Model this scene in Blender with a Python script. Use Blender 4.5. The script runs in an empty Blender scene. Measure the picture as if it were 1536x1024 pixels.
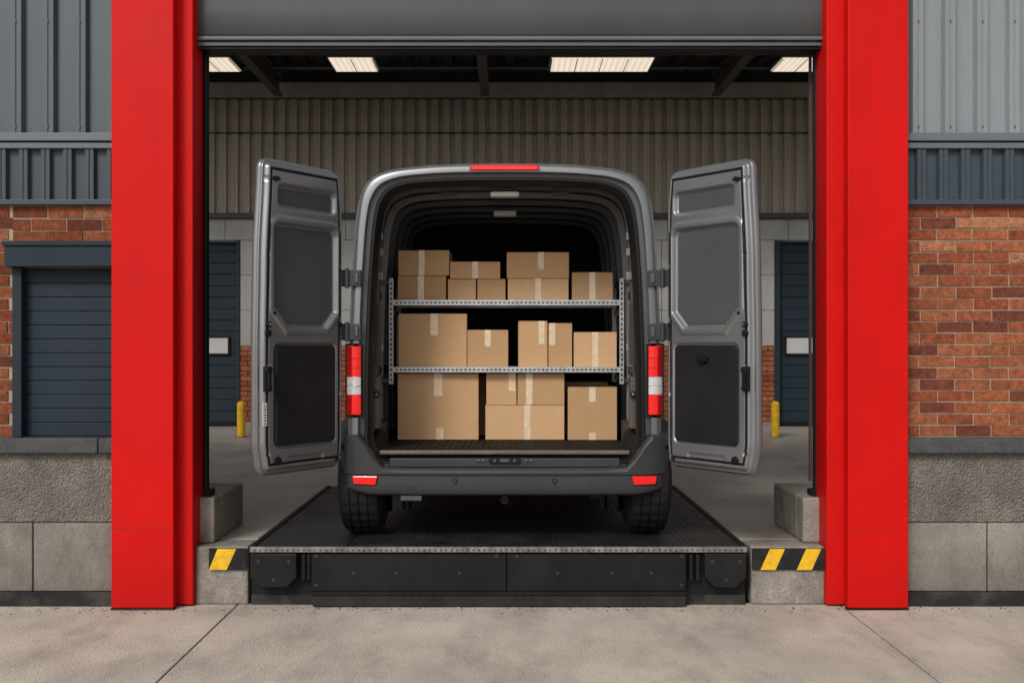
import bpy, math, random
import numpy as np
from mathutils import Vector, Matrix
random.seed(7); np.random.seed(7)
scene=bpy.context.scene
R=math.radians

# ------------------------------------------------------------------ materials
def newmat(name):
    m=bpy.data.materials.new(name); m.use_nodes=True
    nt=m.node_tree; b=nt.nodes['Principled BSDF']
    return m,nt,b
def mat(name,col,rough=.6,metal=0,var=.12,scale=3.0,bump=0.0,bscale=80,spec=.5,coat=0,
        dirt=0.0,dirtcol=(.05,.045,.04),dscale=(1.2,1.2,.35),pits=0.0,speck=0.0,sscale=140,rvar=.1,attr=None,grime=None,cracks=0):
    m,nt,b=newmat(name); N=nt.nodes; L=nt.links
    tc=N.new('ShaderNodeTexCoord')
    n1=N.new('ShaderNodeTexNoise'); n1.inputs['Scale'].default_value=scale; n1.inputs['Detail'].default_value=4; n1.inputs['Roughness'].default_value=.65
    L.new(tc.outputs['Object'],n1.inputs['Vector'])
    mr=N.new('ShaderNodeMapRange'); mr.inputs[1].default_value=.3; mr.inputs[2].default_value=.7
    mr.inputs[3].default_value=1-var; mr.inputs[4].default_value=1+var
    L.new(n1.outputs['Fac'],mr.inputs[0])
    vm=N.new('ShaderNodeVectorMath'); vm.operation='SCALE'; 
    if attr:
        at=N.new('ShaderNodeAttribute'); at.attribute_name=attr
        L.new(at.outputs['Color'],vm.inputs[0])
    else: vm.inputs[0].default_value=col
    L.new(mr.outputs[0],vm.inputs['Scale'])
    cur=vm.outputs[0]
    if speck>0:
        n3=N.new('ShaderNodeTexNoise'); n3.inputs['Scale'].default_value=sscale; n3.inputs['Detail'].default_value=2
        L.new(tc.outputs['Object'],n3.inputs['Vector'])
        m3=N.new('ShaderNodeMapRange'); m3.inputs[1].default_value=.3;m3.inputs[2].default_value=.7
        m3.inputs[3].default_value=1-speck; m3.inputs[4].default_value=1+speck
        L.new(n3.outputs['Fac'],m3.inputs[0])
        v3=N.new('ShaderNodeVectorMath'); v3.operation='SCALE'
        L.new(cur,v3.inputs[0]); L.new(m3.outputs[0],v3.inputs['Scale']); cur=v3.outputs[0]
    if dirt>0:
        mp=N.new('ShaderNodeMapping'); mp.inputs['Scale'].default_value=dscale
        L.new(tc.outputs['Object'],mp.inputs[0])
        n2=N.new('ShaderNodeTexNoise'); n2.inputs['Scale'].default_value=2.2; n2.inputs['Detail'].default_value=6; n2.inputs['Roughness'].default_value=.7
        L.new(mp.outputs[0],n2.inputs['Vector'])
        m2=N.new('ShaderNodeMapRange'); m2.inputs[1].default_value=.46; m2.inputs[2].default_value=.70; m2.inputs[3].default_value=0; m2.inputs[4].default_value=dirt
        L.new(n2.outputs['Fac'],m2.inputs[0])
        fac=m2.outputs[0]
        if grime:   # splash-back dirt rising from the ground: (z_low, z_high, amount)
            sx=N.new('ShaderNodeSeparateXYZ'); L.new(tc.outputs['Object'],sx.inputs[0])
            gz=N.new('ShaderNodeMapRange'); gz.inputs[1].default_value=grime[0]; gz.inputs[2].default_value=grime[1]; gz.inputs[3].default_value=grime[2]; gz.inputs[4].default_value=0
            L.new(sx.outputs[2],gz.inputs[0])
            mu=N.new('ShaderNodeMath'); mu.operation='MULTIPLY'; L.new(gz.outputs[0],mu.inputs[0]); L.new(n1.outputs['Fac'],mu.inputs[1])
            ad2=N.new('ShaderNodeMath'); ad2.operation='ADD'; ad2.use_clamp=True; L.new(mu.outputs[0],ad2.inputs[0]); L.new(fac,ad2.inputs[1]); fac=ad2.outputs[0]
        mx=N.new('ShaderNodeMix'); mx.data_type='RGBA'
        L.new(fac,mx.inputs[0]); L.new(cur,mx.inputs[6]); mx.inputs[7].default_value=(*dirtcol,1)
        cur=mx.outputs[2]
    if cracks>0:   # small dark air-holes in cast concrete
        vo2=N.new('ShaderNodeTexVoronoi'); vo2.inputs['Scale'].default_value=cracks
        L.new(tc.outputs['Object'],vo2.inputs['Vector'])
        m4=N.new('ShaderNodeMapRange'); m4.inputs[1].default_value=.06; m4.inputs[2].default_value=.14; m4.inputs[3].default_value=.55; m4.inputs[4].default_value=1
        L.new(vo2.outputs['Distance'],m4.inputs[0])
        v4=N.new('ShaderNodeVectorMath'); v4.operation='SCALE'; L.new(cur,v4.inputs[0]); L.new(m4.outputs[0],v4.inputs['Scale']); cur=v4.outputs[0]
    L.new(cur,b.inputs['Base Color'])
    b.inputs['Metallic'].default_value=metal
    b.inputs['Specular IOR Level'].default_value=spec
    b.inputs['Coat Weight'].default_value=coat; b.inputs['Coat Roughness'].default_value=.12
    rr=N.new('ShaderNodeMapRange'); rr.inputs[1].default_value=.3; rr.inputs[2].default_value=.7
    rr.inputs[3].default_value=max(0,rough-rvar); rr.inputs[4].default_value=min(1,rough+rvar)
    L.new(n1.outputs['Fac'],rr.inputs[0]); L.new(rr.outputs[0],b.inputs['Roughness'])
    if bump>0:
        nb=N.new('ShaderNodeTexNoise'); nb.inputs['Scale'].default_value=bscale; nb.inputs['Detail'].default_value=3
        L.new(tc.outputs['Object'],nb.inputs['Vector'])
        h=nb.outputs['Fac']
        if pits>0:
            vo=N.new('ShaderNodeTexVoronoi'); vo.inputs['Scale'].default_value=bscale*.6
            L.new(tc.outputs['Object'],vo.inputs['Vector'])
            ad=N.new('ShaderNodeMath'); ad.operation='MULTIPLY_ADD'; ad.inputs[1].default_value=-pits
            L.new(vo.outputs['Distance'],ad.inputs[0]); L.new(h,ad.inputs[2]); h=ad.outputs[0]
        bp=N.new('ShaderNodeBump'); bp.inputs['Strength'].default_value=min(1,bump); bp.inputs['Distance'].default_value=.004*max(1,bump)
        L.new(h,bp.inputs['Height']); L.new(bp.outputs[0],b.inputs['Normal'])
    return m
def emit(name,col,s):
    m,nt,b=newmat(name)
    b.inputs['Base Color'].default_value=(.3,.28,.25,1)
    tc=nt.nodes.new('ShaderNodeTexCoord'); wv=nt.nodes.new('ShaderNodeTexWave'); wv.inputs['Scale'].default_value=4
    nt.links.new(tc.outputs['Object'],wv.inputs['Vector'])
    mr=nt.nodes.new('ShaderNodeMapRange'); mr.inputs[3].default_value=s*.78; mr.inputs[4].default_value=s
    nt.links.new(wv.outputs['Fac'],mr.inputs[0]); nt.links.new(mr.outputs[0],b.inputs['Emission Strength'])
    b.inputs['Emission Color'].default_value=(*col,1)
    return m

M={}
M['red']=mat('red_paint',(.56,.0045,.0035),.5,var=.07,scale=1.5,bump=.15,bscale=120,dirt=.2,dirtcol=(.24,.008,.006),spec=.14,grime=(0,.35,.45))
M['ground']=mat('yard_concrete',(.50,.44,.375),.9,var=.17,scale=1.1,bump=1.0,bscale=130,dirt=.6,dirtcol=(.25,.212,.172),dscale=(1.3,.55,1),speck=.36,sscale=150,pits=.6,spec=.2,cracks=26)
M['joint']=mat('joint_earth',(.05,.043,.036),.95)
M['floor']=mat('bay_floor_concrete',(.38,.345,.305),.5,var=.18,scale=1.1,bump=.4,bscale=120,dirt=.6,dirtcol=(.16,.14,.115),dscale=(1,.5,1),speck=.16)
M['pier']=mat('cast_concrete',(.26,.236,.205),.88,var=.25,scale=5,bump=.9,bscale=90,dirt=.7,dirtcol=(.10,.083,.067),dscale=(2,2,1),pits=.9,speck=.22,spec=.25,cracks=34)
M['block']=mat('smooth_block_concrete',(.22,.202,.18),.88,var=.24,scale=3.5,bump=.6,bscale=110,dirt=.6,dirtcol=(.105,.092,.077),dscale=(2,1,1),pits=.8,speck=.18,spec=.25,grime=(.05,.38,1.0),cracks=28)
M['rough']=mat('roughcast_render',(.20,.185,.163),.95,var=.26,scale=4,bump=2.2,bscale=135,dirt=.55,dirtcol=(.095,.085,.074),dscale=(1.6,1,1),pits=1.3,speck=.38,sscale=150,spec=.15)
M['bitumen']=mat('bitumen',(.022,.022,.022),.85,var=.3,bump=.8,dirt=.6,dirtcol=(.09,.08,.07),dscale=(2,2,2),spec=.2)
M['sill']=mat('stone_sill',(.06,.063,.065),.85,var=.25,scale=12,bump=.9,bscale=90,speck=.3,dirt=.3,dirtcol=(.12,.115,.105),dscale=(2,2,2),spec=.3)
M['mortar']=mat('mortar',(.37,.29,.21),.95,var=.25,bump=.6,dirt=.5,dirtcol=(.17,.125,.09),dscale=(1.5,1.5,1.5),spec=.2)
M['brick']=mat('brick_clay',(.3,.1,.06),.9,var=.36,scale=30,bump=1.4,bscale=130,speck=.35,sscale=160,attr='tint',dirt=.45,dirtcol=(.085,.038,.026),dscale=(1.6,1.6,1.6),spec=.12)
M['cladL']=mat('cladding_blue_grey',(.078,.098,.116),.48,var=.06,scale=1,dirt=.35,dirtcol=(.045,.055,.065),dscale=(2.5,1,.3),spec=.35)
M['cladR']=mat('cladding_blue_grey_lit',(.225,.25,.268),.45,var=.06,scale=1,dirt=.35,dirtcol=(.12,.14,.155),dscale=(2.5,1,.3),spec=.35)  # left-hand cladding again; brighter light on this side put into the colour
M['cladD']=mat('cladding_dark_band',(.041,.058,.073),.48,var=.08,spec=.35)
M['trim']=mat('metal_trim',(.11,.13,.145),.45,var=.06,spec=.4)
M['navy']=mat('navy_shutter',(.0125,.023,.035),.6,var=.10,scale=2,spec=.25,dirt=.2,dirtcol=(.028,.038,.048))
M['navy2']=mat('navy_shutter_far',(.018,.030,.042),.6,var=.1,scale=2,spec=.25)
M['hdr']=mat('header_grey',(.062,.065,.067),.5,var=.1,scale=1.2,spec=.35,dirt=.3,dirtcol=(.04,.04,.04),dscale=(2,1,.6))
M['hdr2']=mat('header_rail',(.10,.113,.118),.45,var=.08,spec=.35)
M['black']=mat('black_steel',(.0075,.0075,.008),.6,var=.35,scale=6,bump=.15,dirt=.25,dirtcol=(.038,.034,.03),spec=.22)
M['blacks']=mat('black_paint_post',(.007,.007,.008),.55,spec=.2)
M['deck']=mat('chequer_deck',(.019,.019,.020),.5,var=.4,scale=5,metal=.3,dirt=.4,dirtcol=(.06,.055,.048),dscale=(2,1,1),spec=.4)
M['lip']=mat('worn_steel',(.24,.235,.23),.5,metal=.4,var=.4,scale=14,dirt=.7,dirtcol=(.05,.045,.04),dscale=(6,6,6))
M['yellow']=mat('yellow_paint',(.78,.46,.015),.65,var=.14,scale=9,dirt=.6,dirtcol=(.30,.18,.05),dscale=(6,6,6),spec=.25)
M['hzblack']=mat('hazard_black',(.013,.013,.014),.65,var=.35,scale=10,spec=.2,dirt=.35,dirtcol=(.07,.065,.058),dscale=(6,6,6))
M['wallbk']=mat('hall_cladding',(.37,.335,.285),.65,var=.07,scale=1,dirt=.35,dirtcol=(.20,.18,.15),dscale=(2.5,1,.3),spec=.3)
M['seam']=mat('seam_dark',(.05,.045,.04),.6)
M['conc2']=mat('hall_concrete_panel',(.36,.362,.355),.8,var=.12,bump=.3,speck=.12,dirt=.3,dirtcol=(.2,.2,.19))
M['roof']=mat('roof_deck_dark',(.026,.028,.029),.7,var=.15,spec=.25)
M['steel']=mat('roof_beam_steel',(.055,.052,.048),.55,var=.15,spec=.3)
M['bolt']=mat('bolt_steel',(.045,.043,.04),.5,var=.12,metal=.5)
M['white']=mat('white_panel',(.55,.55,.53),.5,var=.05)
M['lamp']=emit('lamp_diffuser',(1,.84,.66),.92)
# van
M['paint']=mat('van_grey_paint',(.185,.19,.197),.32,metal=.6,var=.03,scale=1,coat=.7,spec=.5,rvar=.03)
M['paint2']=mat('van_inner_paint',(.225,.232,.24),.36,metal=.6,var=.06,scale=2,coat=.4,rvar=.05)
M['paintd']=mat('van_flange_paint',(.07,.073,.076),.4,metal=.5,var=.05,scale=2,coat=.3)
M['recess']=mat('door_card_grey',(.062,.065,.067),.65,var=.08,bump=.15,bscale=300,spec=.3,dirt=.15,dirtcol=(.09,.088,.082))
M['panelb']=mat('door_card_black',(.0115,.0115,.012),.65,var=.15,bump=.35,bscale=350,spec=.22,dirt=.15,dirtcol=(.03,.028,.025))
M['plastic']=mat('bumper_plastic',(.028,.031,.034),.5,var=.1,bump=.12,bscale=400,spec=.4,dirt=.2,dirtcol=(.055,.052,.047))
M['rubber']=mat('rubber',(.007,.007,.007),.6,var=.2,spec=.25)
M['tyre']=mat('tyre_rubber',(.010,.010,.010),.8,var=.25,scale=9,bump=.2,dirt=.35,dirtcol=(.034,.031,.027),spec=.2)
M['innerd']=mat('van_interior_dark',(.026,.026,.027),.55,var=.15)
M['bow']=mat('van_interior_bow',(.20,.20,.205),.42,metal=.3,var=.1)
M['bow2']=mat('van_interior_bow_dark',(.085,.085,.087),.45,metal=.3,var=.1)
M['bow3']=mat('van_interior_bow_deep',(.11,.11,.112),.5,metal=.2,var=.1)
M['bulk']=mat('van_bulkhead',(.012,.012,.012),.8)
M['vfloor']=mat('van_floor_rubber',(.016,.0135,.012),.75,var=.3,scale=8,spec=.12,dirt=.3,dirtcol=(.05,.04,.032),dscale=(3,3,3))
M['alu']=mat('aluminium',(.13,.112,.095),.5,metal=.4,var=.25,scale=10)
M['galv']=mat('galvanised_shelf',(.48,.49,.50),.4,metal=.6,var=.18,scale=14)
M['hole']=mat('slot_dark',(.01,.01,.01),.8)
M['rlens']=mat('red_lens',(.85,.006,.005),.15,var=.1,coat=.7,spec=.4,rvar=.02)
M['rlens2']=mat('red_lens_dark',(.28,.004,.005),.15,coat=.7,rvar=.02)
M['wlens']=mat('clear_lens',(.62,.62,.62),.12,metal=.3,coat=1,var=.15,scale=40,rvar=.02)
M['glass']=mat('dark_glass',(.01,.012,.014),.05,coat=1,rvar=.0)
M['tape']=mat('packing_tape',(.68,.53,.375),.25,var=.10,scale=30,spec=.6)
M['label']=mat('label_white',(.7,.7,.68),.5)
CARD=[mat('cardboard_%d'%i,c,.88,var=.08,scale=4,bump=.15,bscale=60,speck=.07,sscale=250,spec=.15,dirt=.2,dirtcol=(.33,.195,.10),dscale=(2,2,2)) for i,c in enumerate([(.53,.328,.175),(.46,.285,.150),(.57,.36,.198)])]

# ------------------------------------------------------------------ mesh builder
class MB:
    def __init__(s): s.v=[];s.f=[];s.m=[];s.mats=[];s.tint=[]
    def mi(s,k):
        k=M[k] if isinstance(k,str) else k
        if k not in s.mats: s.mats.append(k)
        return s.mats.index(k)
    def add(s,vs,fs,k):
        o=len(s.v); s.v+= [tuple(map(float,p)) for p in vs]; i=s.mi(k)
        for f in fs: s.f.append(tuple(o+j for j in f)); s.m.append(i)
    def box(s,x0,x1,y0,y1,z0,z1,k):
        if x0>x1:x0,x1=x1,x0
        s.add([(x0,y0,z0),(x1,y0,z0),(x1,y1,z0),(x0,y1,z0),(x0,y0,z1),(x1,y0,z1),(x1,y1,z1),(x0,y1,z1)],
              [(0,3,2,1),(4,5,6,7),(0,1,5,4),(1,2,6,5),(2,3,7,6),(3,0,4,7)],k)
    def prism(s,poly,y0,y1,k):   # poly in x,z
        n=len(poly)
        s.add([(x,y0,z) for x,z in poly]+[(x,y1,z) for x,z in poly],
              [tuple(range(n)),tuple(range(2*n-1,n-1,-1))]+[(i,i+n,(i+1)%n+n,(i+1)%n) for i in range(n)],k)
    def cyl(s,c,ax,r,h,k,n=20,r2=None):
        r2=r if r2 is None else r2
        ax=Vector(ax).normalized(); t=ax.orthogonal().normalized(); b=ax.cross(t); c=Vector(c)
        A=[c+t*(r*math.cos(2*math.pi*i/n))+b*(r*math.sin(2*math.pi*i/n)) for i in range(n)]
        B=[c+ax*h+t*(r2*math.cos(2*math.pi*i/n))+b*(r2*math.sin(2*math.pi*i/n)) for i in range(n)]
        s.add(A+B,[tuple(range(n-1,-1,-1)),tuple(range(n,2*n))]+[(i,(i+1)%n,(i+1)%n+n,i+n) for i in range(n)],k)
    def loft(s,loops,k,closed=True):
        n=len(loops[0]); vs=[p for l in loops for p in l]
        ks=k if isinstance(k,list) else [k]*(len(loops)-1)
        o=len(s.v); s.v+=[tuple(map(float,p)) for p in vs]
        for j in range(len(loops)-1):
            i0=s.mi(ks[j])
            for i in range(n if closed else n-1):
                a=o+j*n+i; b=o+j*n+(i+1)%n
                s.f.append((a,b,b+n,a+n)); s.m.append(i0)
    def obj(s,name,parent=None,bevel=0,smooth=False,seg=2,ang=35,recalc=True):
        me=bpy.data.meshes.new(name); me.from_pydata(s.v,[],s.f)
        for m in s.mats: me.materials.append(m)
        me.polygons.foreach_set('material_index',s.m)
        me.update()
        if recalc:
            import bmesh
            bm=bmesh.new(); bm.from_mesh(me); bmesh.ops.recalc_face_normals(bm,faces=bm.faces); bm.to_mesh(me); bm.free()
        if smooth:
            me.polygons.foreach_set('use_smooth',[True]*len(me.polygons))
            try: me.set_sharp_from_angle(angle=R(ang))
            except Exception: pass
        ob=bpy.data.objects.new(name,me); scene.collection.objects.link(ob)
        if parent: ob.parent=parent
        if bevel>0:
            b=ob.modifiers.new('bevel','BEVEL'); b.width=bevel; b.segments=seg; b.limit_method='ANGLE'; b.angle_limit=R(40)
            b.harden_normals=False
        return ob
def empty(name):
    e=bpy.data.objects.new(name,None); scene.collection.objects.link(e); e.empty_display_size=.2; return e

# ------------------------------------------------------------------ camera
H=1.53
cam=bpy.data.cameras.new('camera'); co=bpy.data.objects.new('camera',cam); scene.collection.objects.link(co)
co.location=(0,0,H); co.rotation_euler=(R(90),0,0)
cam.sensor_width=36; cam.lens=39.6; cam.shift_x=.0052; cam.shift_y=.0052; cam.clip_end=2000; cam.clip_start=.05
scene.camera=co

# ------------------------------------------------------------------ light
w=bpy.data.worlds.new('World'); scene.world=w; w.use_nodes=True
nt=w.node_tree; bg=nt.nodes['Background']
sky=nt.nodes.new('ShaderNodeTexSky'); sky.sky_type='NISHITA'; sky.sun_disc=False
EL,AZ=R(38),R(206)   # sun behind the camera, a little to the left
sky.sun_elevation=EL; sky.sun_rotation=AZ; sky.dust_density=3
hs=nt.nodes.new('ShaderNodeHueSaturation'); hs.inputs['Saturation'].default_value=.25
nt.links.new(sky.outputs[0],hs.inputs['Color']); nt.links.new(hs.outputs[0],bg.inputs['Color'])
bg.inputs['Strength'].default_value=.125
sl=bpy.data.lights.new('sun','SUN'); sl.energy=1.7; sl.angle=R(14); sl.color=(1,.95,.88)
so=bpy.data.objects.new('sun',sl); scene.collection.objects.link(so)
d=Vector((math.sin(AZ)*math.cos(EL),math.cos(AZ)*math.cos(EL),math.sin(EL)))
so.rotation_euler=d.to_track_quat('Z','Y').to_euler(); so.location=d*30
scene.view_settings.view_transform='Standard'; scene.view_settings.look='None'; scene.view_settings.exposure=0

# ------------------------------------------------------------------ ground
g=MB(); g.add([(-400,-400,-.012),(400,-400,-.012),(400,400,-.012),(-400,400,-.012)],[(0,1,2,3)],'joint')
xs=[-16.0,-12.34,-8.76,-5.18,-1.6,1.98,5.56,9.14,12.7,16]; ys=[-12,-8,-4,0,3.6,6.75]
for i in range(len(xs)-1):
    for j in range(len(ys)-1):
        q=.004
        g.box(xs[i]+q,xs[i+1]-q,ys[j]+q,ys[j+1]-q,-.011,0,'ground')
g.add([(-400,-400,-.006),(400,-400,-.006),(400,-12,-.006),(-400,-12,-.006)],[(0,1,2,3)],'ground')
g.add([(-400,-12,-.006),(-16,-12,-.006),(-16,400,-.006),(-400,400,-.006)],[(0,1,2,3)],'ground')
g.add([(16,-12,-.006),(400,-12,-.006),(400,400,-.006),(16,400,-.006)],[(0,1,2,3)],'ground')
g.obj('ground',bevel=.004,seg=1)
# loose grit along the foot of the wall and in the joints
gr=MB()
def stone(x,y,r,k):
    p=[Vector(v)*r*random.uniform(.6,1.2) for v in ((1,0,0),(0,1,0),(-1,0,0),(0,-1,0))]
    gr.add([(x+a.x,y+a.y,.0005) for a in p]+[(x+random.uniform(-.3,.3)*r,y,r*random.uniform(.6,1.1))],[(0,1,4),(1,2,4),(2,3,4),(3,0,4)],k)
for _ in range(1300):
    x=random.uniform(-4,4); y=6.62-abs(random.gauss(0,.07))
    if -2.32<x<-1.93 or 1.97<x<2.35: y-=.10
    stone(x,y,random.choice([.0025,.003,.004,.007]),random.choice(['ground','sill','joint','pier']))
for _ in range(350):
    stone(random.choice([-1.6,1.98])+random.gauss(0,.02),random.uniform(4,6.6),random.choice([.002,.003,.004]),random.choice(['sill','joint','pier']))
for _ in range(500):
    stone(random.uniform(-3,3),random.uniform(4.6,6.5),random.choice([.0015,.002,.003]),random.choice(['sill','joint','ground']))
gr.obj('grit',recalc=False)

HP=.345
fl=MB()
PX0,PX1,PY0,PY1=-1.516,1.417,6.65,9.55
def slab(x0,x1,y0,y1): fl.box(x0+.004,x1-.004,y0+.004,y1-.004,.02,HP,'floor')
slab(-9,-5,6.96,11.6);slab(-5,PX0-.015,6.96,9.57)
slab(PX1+.015,5,6.96,9.57);slab(5,9,6.96,11.6)
slab(-5,0.0,9.57,13.2);slab(0,5,9.57,13.2)
slab(-9,-5,11.6,16.8);slab(5,9,11.6,16.8);slab(-5,0,13.2,16.8);slab(0,5,13.2,16.8)
fl.obj('loading_bay_floor',bevel=.005,seg=1)

# piers (front retaining wall) with hazard plates
def pier(name,x0,x1,stripes,hx0,hx1):
    e=empty(name); p=MB(); p.box(x0,x1,6.69,6.955,0,HP,'pier'); p.obj('pier_body',e,.012)
    h=MB(); h.box(hx0,hx1,6.672,6.688,HP-.135,HP-.008,'hzblack'); h.obj('hazard_plate',e,.003,seg=1)
    s=MB()
    for a,b in stripes:
        s.add([(max(a-.028,hx0+.002),6.669,HP-.134),(b-.028,6.669,HP-.134),(min(b+.028,hx1-.002),6.669,HP-.01),(a+.028,6.669,HP-.01)],[(0,1,2,3)],'yellow')
    s.obj('hazard_stripes',e)
pier('dock_pier',-1.85,PX0-.02,[(-1.74,-1.63)],-1.765,-1.54)
pier('dock_pier',PX1+.035,1.89,[(1.53,1.62),(1.745,1.835)],1.455,1.885)
for sx,x0,x1 in ((-1,-2.2,-1.766),(1,1.79,2.2)):
    k=MB(); k.box(x0,x1,6.96,7.55,HP+.002,.62,'pier'); k.box(x0,x1,6.80,6.958,HP+.002,.62,'pier'); k.obj('concrete_kerb_block',bevel=.012)

# ------------------------------------------------------------------ facade building
wb=empty('warehouse_building')
def rib_panel(mb,x0,x1,z0,z1,y,k,period=.205,crest=.085,slope=.014,dep=.034,ph=0):
    x=x0-ph; pts=[(x0,y)]
    while x<x1:
        for dx,dy in ((0,0),(slope,-dep),(slope+crest*.42,-dep),(slope+crest*.5,-dep+.005),(slope+crest*.58,-dep),(slope+crest,-dep),(2*slope+crest,0)):
            if x0<x+dx<x1: pts.append((x+dx,y+dy))
        x+=period
    pts.append((x1,y)); n=len(pts)
    mb.add([(a,b,z0) for a,b in pts]+[(a,b,z1) for a,b in pts],[(i,i+1,i+1+n,i+n) for i in range(n-1)],k)
wl=MB()
for x0,x1 in ((-9,-2.93),(2.2,9)): wl.box(x0,x1,6.698,6.95,0,6.25,'mortar')
wl.box(-2.93,-1.86,6.78,6.95,0,6.25,'mortar')
wl.box(-2.93,-1.97,6.698,6.775,2.0,6.25,'mortar')
wl.box(2.02,2.2,6.698,6.95,0,6.25,'mortar')
wl.box(-1.86,1.9,6.82,6.95,3.36,6.25,'hdr')
wl.obj('wall_core',wb)
cl=MB()
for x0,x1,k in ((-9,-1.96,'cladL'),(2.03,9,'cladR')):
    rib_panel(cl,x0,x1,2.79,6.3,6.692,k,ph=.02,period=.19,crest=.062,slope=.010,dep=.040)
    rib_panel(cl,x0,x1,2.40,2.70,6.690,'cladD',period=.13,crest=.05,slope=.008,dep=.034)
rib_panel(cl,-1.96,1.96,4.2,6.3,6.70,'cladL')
cl.obj('wall_cladding',wb,recalc=False)
# cladding fixings
fx=MB()
for x0,x1 in ((-9+.0,-1.96),(2.03,9)):
    x=x0-.02+.010+.031
    while x<x1:
        if abs(x)<4:
            for z in (2.83,3.45): fx.cyl((x+.0,6.649,z),(0,-1,0),.0055,.004,'hdr2',8)
        x+=.19
fx.obj('cladding_screws',wb)
tr=MB()
for x0,x1 in ((-9,-1.97),(2.03,9)):
    tr.box(x0,x1,6.645,6.695,2.70,2.735,'trim'); tr.box(x0,x1,6.63,6.695,2.742,2.79,'trim')
    tr.box(x0,x1,6.65,6.695,2.368,2.40,'cladD')
tr.box(-9.05,9.05,6.6,7.0,6.28,6.4,'trim')
tr.obj('wall_trim',wb,.004)
# bricks
bm_=MB(); tints=[]
def bricks(x0,x1,z0,z1,dk=1.0):
    ch=.0685; bl=.212; rows=int(round((z1-z0)/ch)); ch=(z1-z0)/rows
    for r in range(rows):
        z=z0+r*ch; x=x0-(bl/2 if r%2 else 0)+random.uniform(-.006,.006)
        while x<x1:
            a=max(x+.0050,x0)+random.uniform(-.0015,.0015); b=min(x+bl-.0050,x1)
            if b-a>.02:
                y=6.691+random.uniform(-.003,.002); n0=len(bm_.f)
                dz=random.uniform(-.0015,.0015)
                bm_.box(a,b,y,6.72,z+.0048+dz,z+ch-.0048+dz,'brick')
                t=random.random(); base=np.array([.225,.058,.028])*(1-t)+np.array([.315,.108,.050])*t
                if random.random()<.18: base=np.array([.15,.046,.030])
                if random.random()<.06: base=np.array([.36,.15,.075])
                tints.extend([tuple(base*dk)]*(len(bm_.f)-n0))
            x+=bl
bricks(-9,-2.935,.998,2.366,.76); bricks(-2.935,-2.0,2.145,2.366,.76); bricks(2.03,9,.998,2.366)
bo=bm_.obj('brickwork',wb,recalc=False)
def put_tint(bo,tints):
    ca=bo.data.color_attributes.new('tint','FLOAT_COLOR','CORNER')
    arr=np.ones((len(bo.data.loops),4),dtype=np.float32)
    for p in bo.data.polygons:
        for li in p.loop_indices: arr[li,:3]=tints[p.index]
    ca.data.foreach_set('color',arr.ravel())
put_tint(bo,tints)
pl=MB()
for x0,x1,jx in ((-9,-1.97,-2.8),(2.03,9,2.84)):
    pl.box(x0,x1,6.665,6.696,.494,.900,'rough')
    edges=sorted({x0,x1}|{jx+1.4*k for k in range(-5,6) if x0+.1<jx+1.4*k<x1-.1})
    for a,b in zip(edges[:-1],edges[1:]): pl.box(a+.004,b-.004,6.655,6.696,.088,.490,'block')
    pl.box(x0,x1,6.64,6.696,0,.084,'bitumen')
pl.obj('plinth',wb,.005)
si=MB()
for x0,x1 in ((-9,-1.97),(2.03,9)):
    x=x0
    while x<x1-.01:
        n=min(x+1.1,x1); si.box(x+.002,n-.002,6.61,6.715,.903,.994,'sill'); x=n
si.obj('stone_sill',wb,.01)
# navy window shutter
sh=MB()
sh.box(-2.945,-1.97,6.60,6.69,2.0,2.118,'navy'); sh.box(-2.955,-1.97,6.59,6.69,2.121,2.15,'navy')
sh.box(-2.925,-2.87,6.66,6.78,.996,1.998,'navy')
z=.996
while z<1.99:
    sh.box(-2.87,-2.0,6.726,6.75,z+.0015,z+.0815,'navy'); z+=.083
sh.obj('window_shutter',wb,.0035,seg=2)
# columns
def column(s):
    c=MB()
    if s<0:
        c.box(-2.30,-1.938,6.55,6.96,.012,6.5,'red'); c.box(-1.95,-1.85,6.64,6.955,.012,6.49,'red')
        c.box(-2.305,-1.933,6.545,6.6,0,.011,'black')
    else:
        c.box(1.985,2.336,6.55,6.96,.012,6.5,'red'); c.box(1.886,1.995,6.64,6.955,.012,6.49,'red')
        c.box(1.98,2.341,6.545,6.6,0,.011,'black')
    c.obj('red_column',wb,.008)
    j=MB()
    x0,x1=(-2.3,-1.938) if s<0 else (1.985,2.336)
    j.box(x0-.001,x1+.001,6.5485,6.56,.476,.480,'rlens2'); j.obj('column_joint',wb)
column(-1);column(1)
# guide posts
gp=MB()
gp.box(-1.892,-1.835,6.865,6.955,.621,3.5,'blacks');gp.cyl((-1.835,6.87,.64),(0,0,1),.02,2.9,'blacks')
gp.box(1.888,1.945,6.865,6.955,.621,3.5,'blacks');gp.cyl((1.888,6.87,.64),(0,0,1),.02,2.9,'blacks')
gp.box(-1.91,-1.80,6.85,6.958,.621,.66,'blacks');gp.box(1.855,1.96,6.85,6.958,.621,.66,'blacks')
gp.box(1.872,1.886,6.96,6.99,.7,3.5,'steel')
gp.obj('door_guide_posts',wb,.004)
# header roller housing
hd=MB()
hd.loft([[(-1.85,a,b),(1.886,a,b)] for a,b in [(6.80,3.389),(6.752,3.391),(6.744,3.40),(6.742,3.55),(6.742,3.75),(6.742,4.25)]],'hdr',closed=False)
hd.obj('roller_curtain',wb,smooth=True,ang=50)
hb=MB(); hb.box(-1.85,1.886,6.722,6.80,3.360,3.384,'hdr2'); hb.box(-1.85,1.886,6.742,6.81,3.330,3.355,'hdr2'); hb.box(-1.85,1.886,6.755,6.80,3.312,3.326,'blacks')
hb.box(-1.85,1.886,6.815,6.99,3.335,3.40,'blacks')
hb.obj('roller_bottom_rail',wb,.004)

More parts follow.
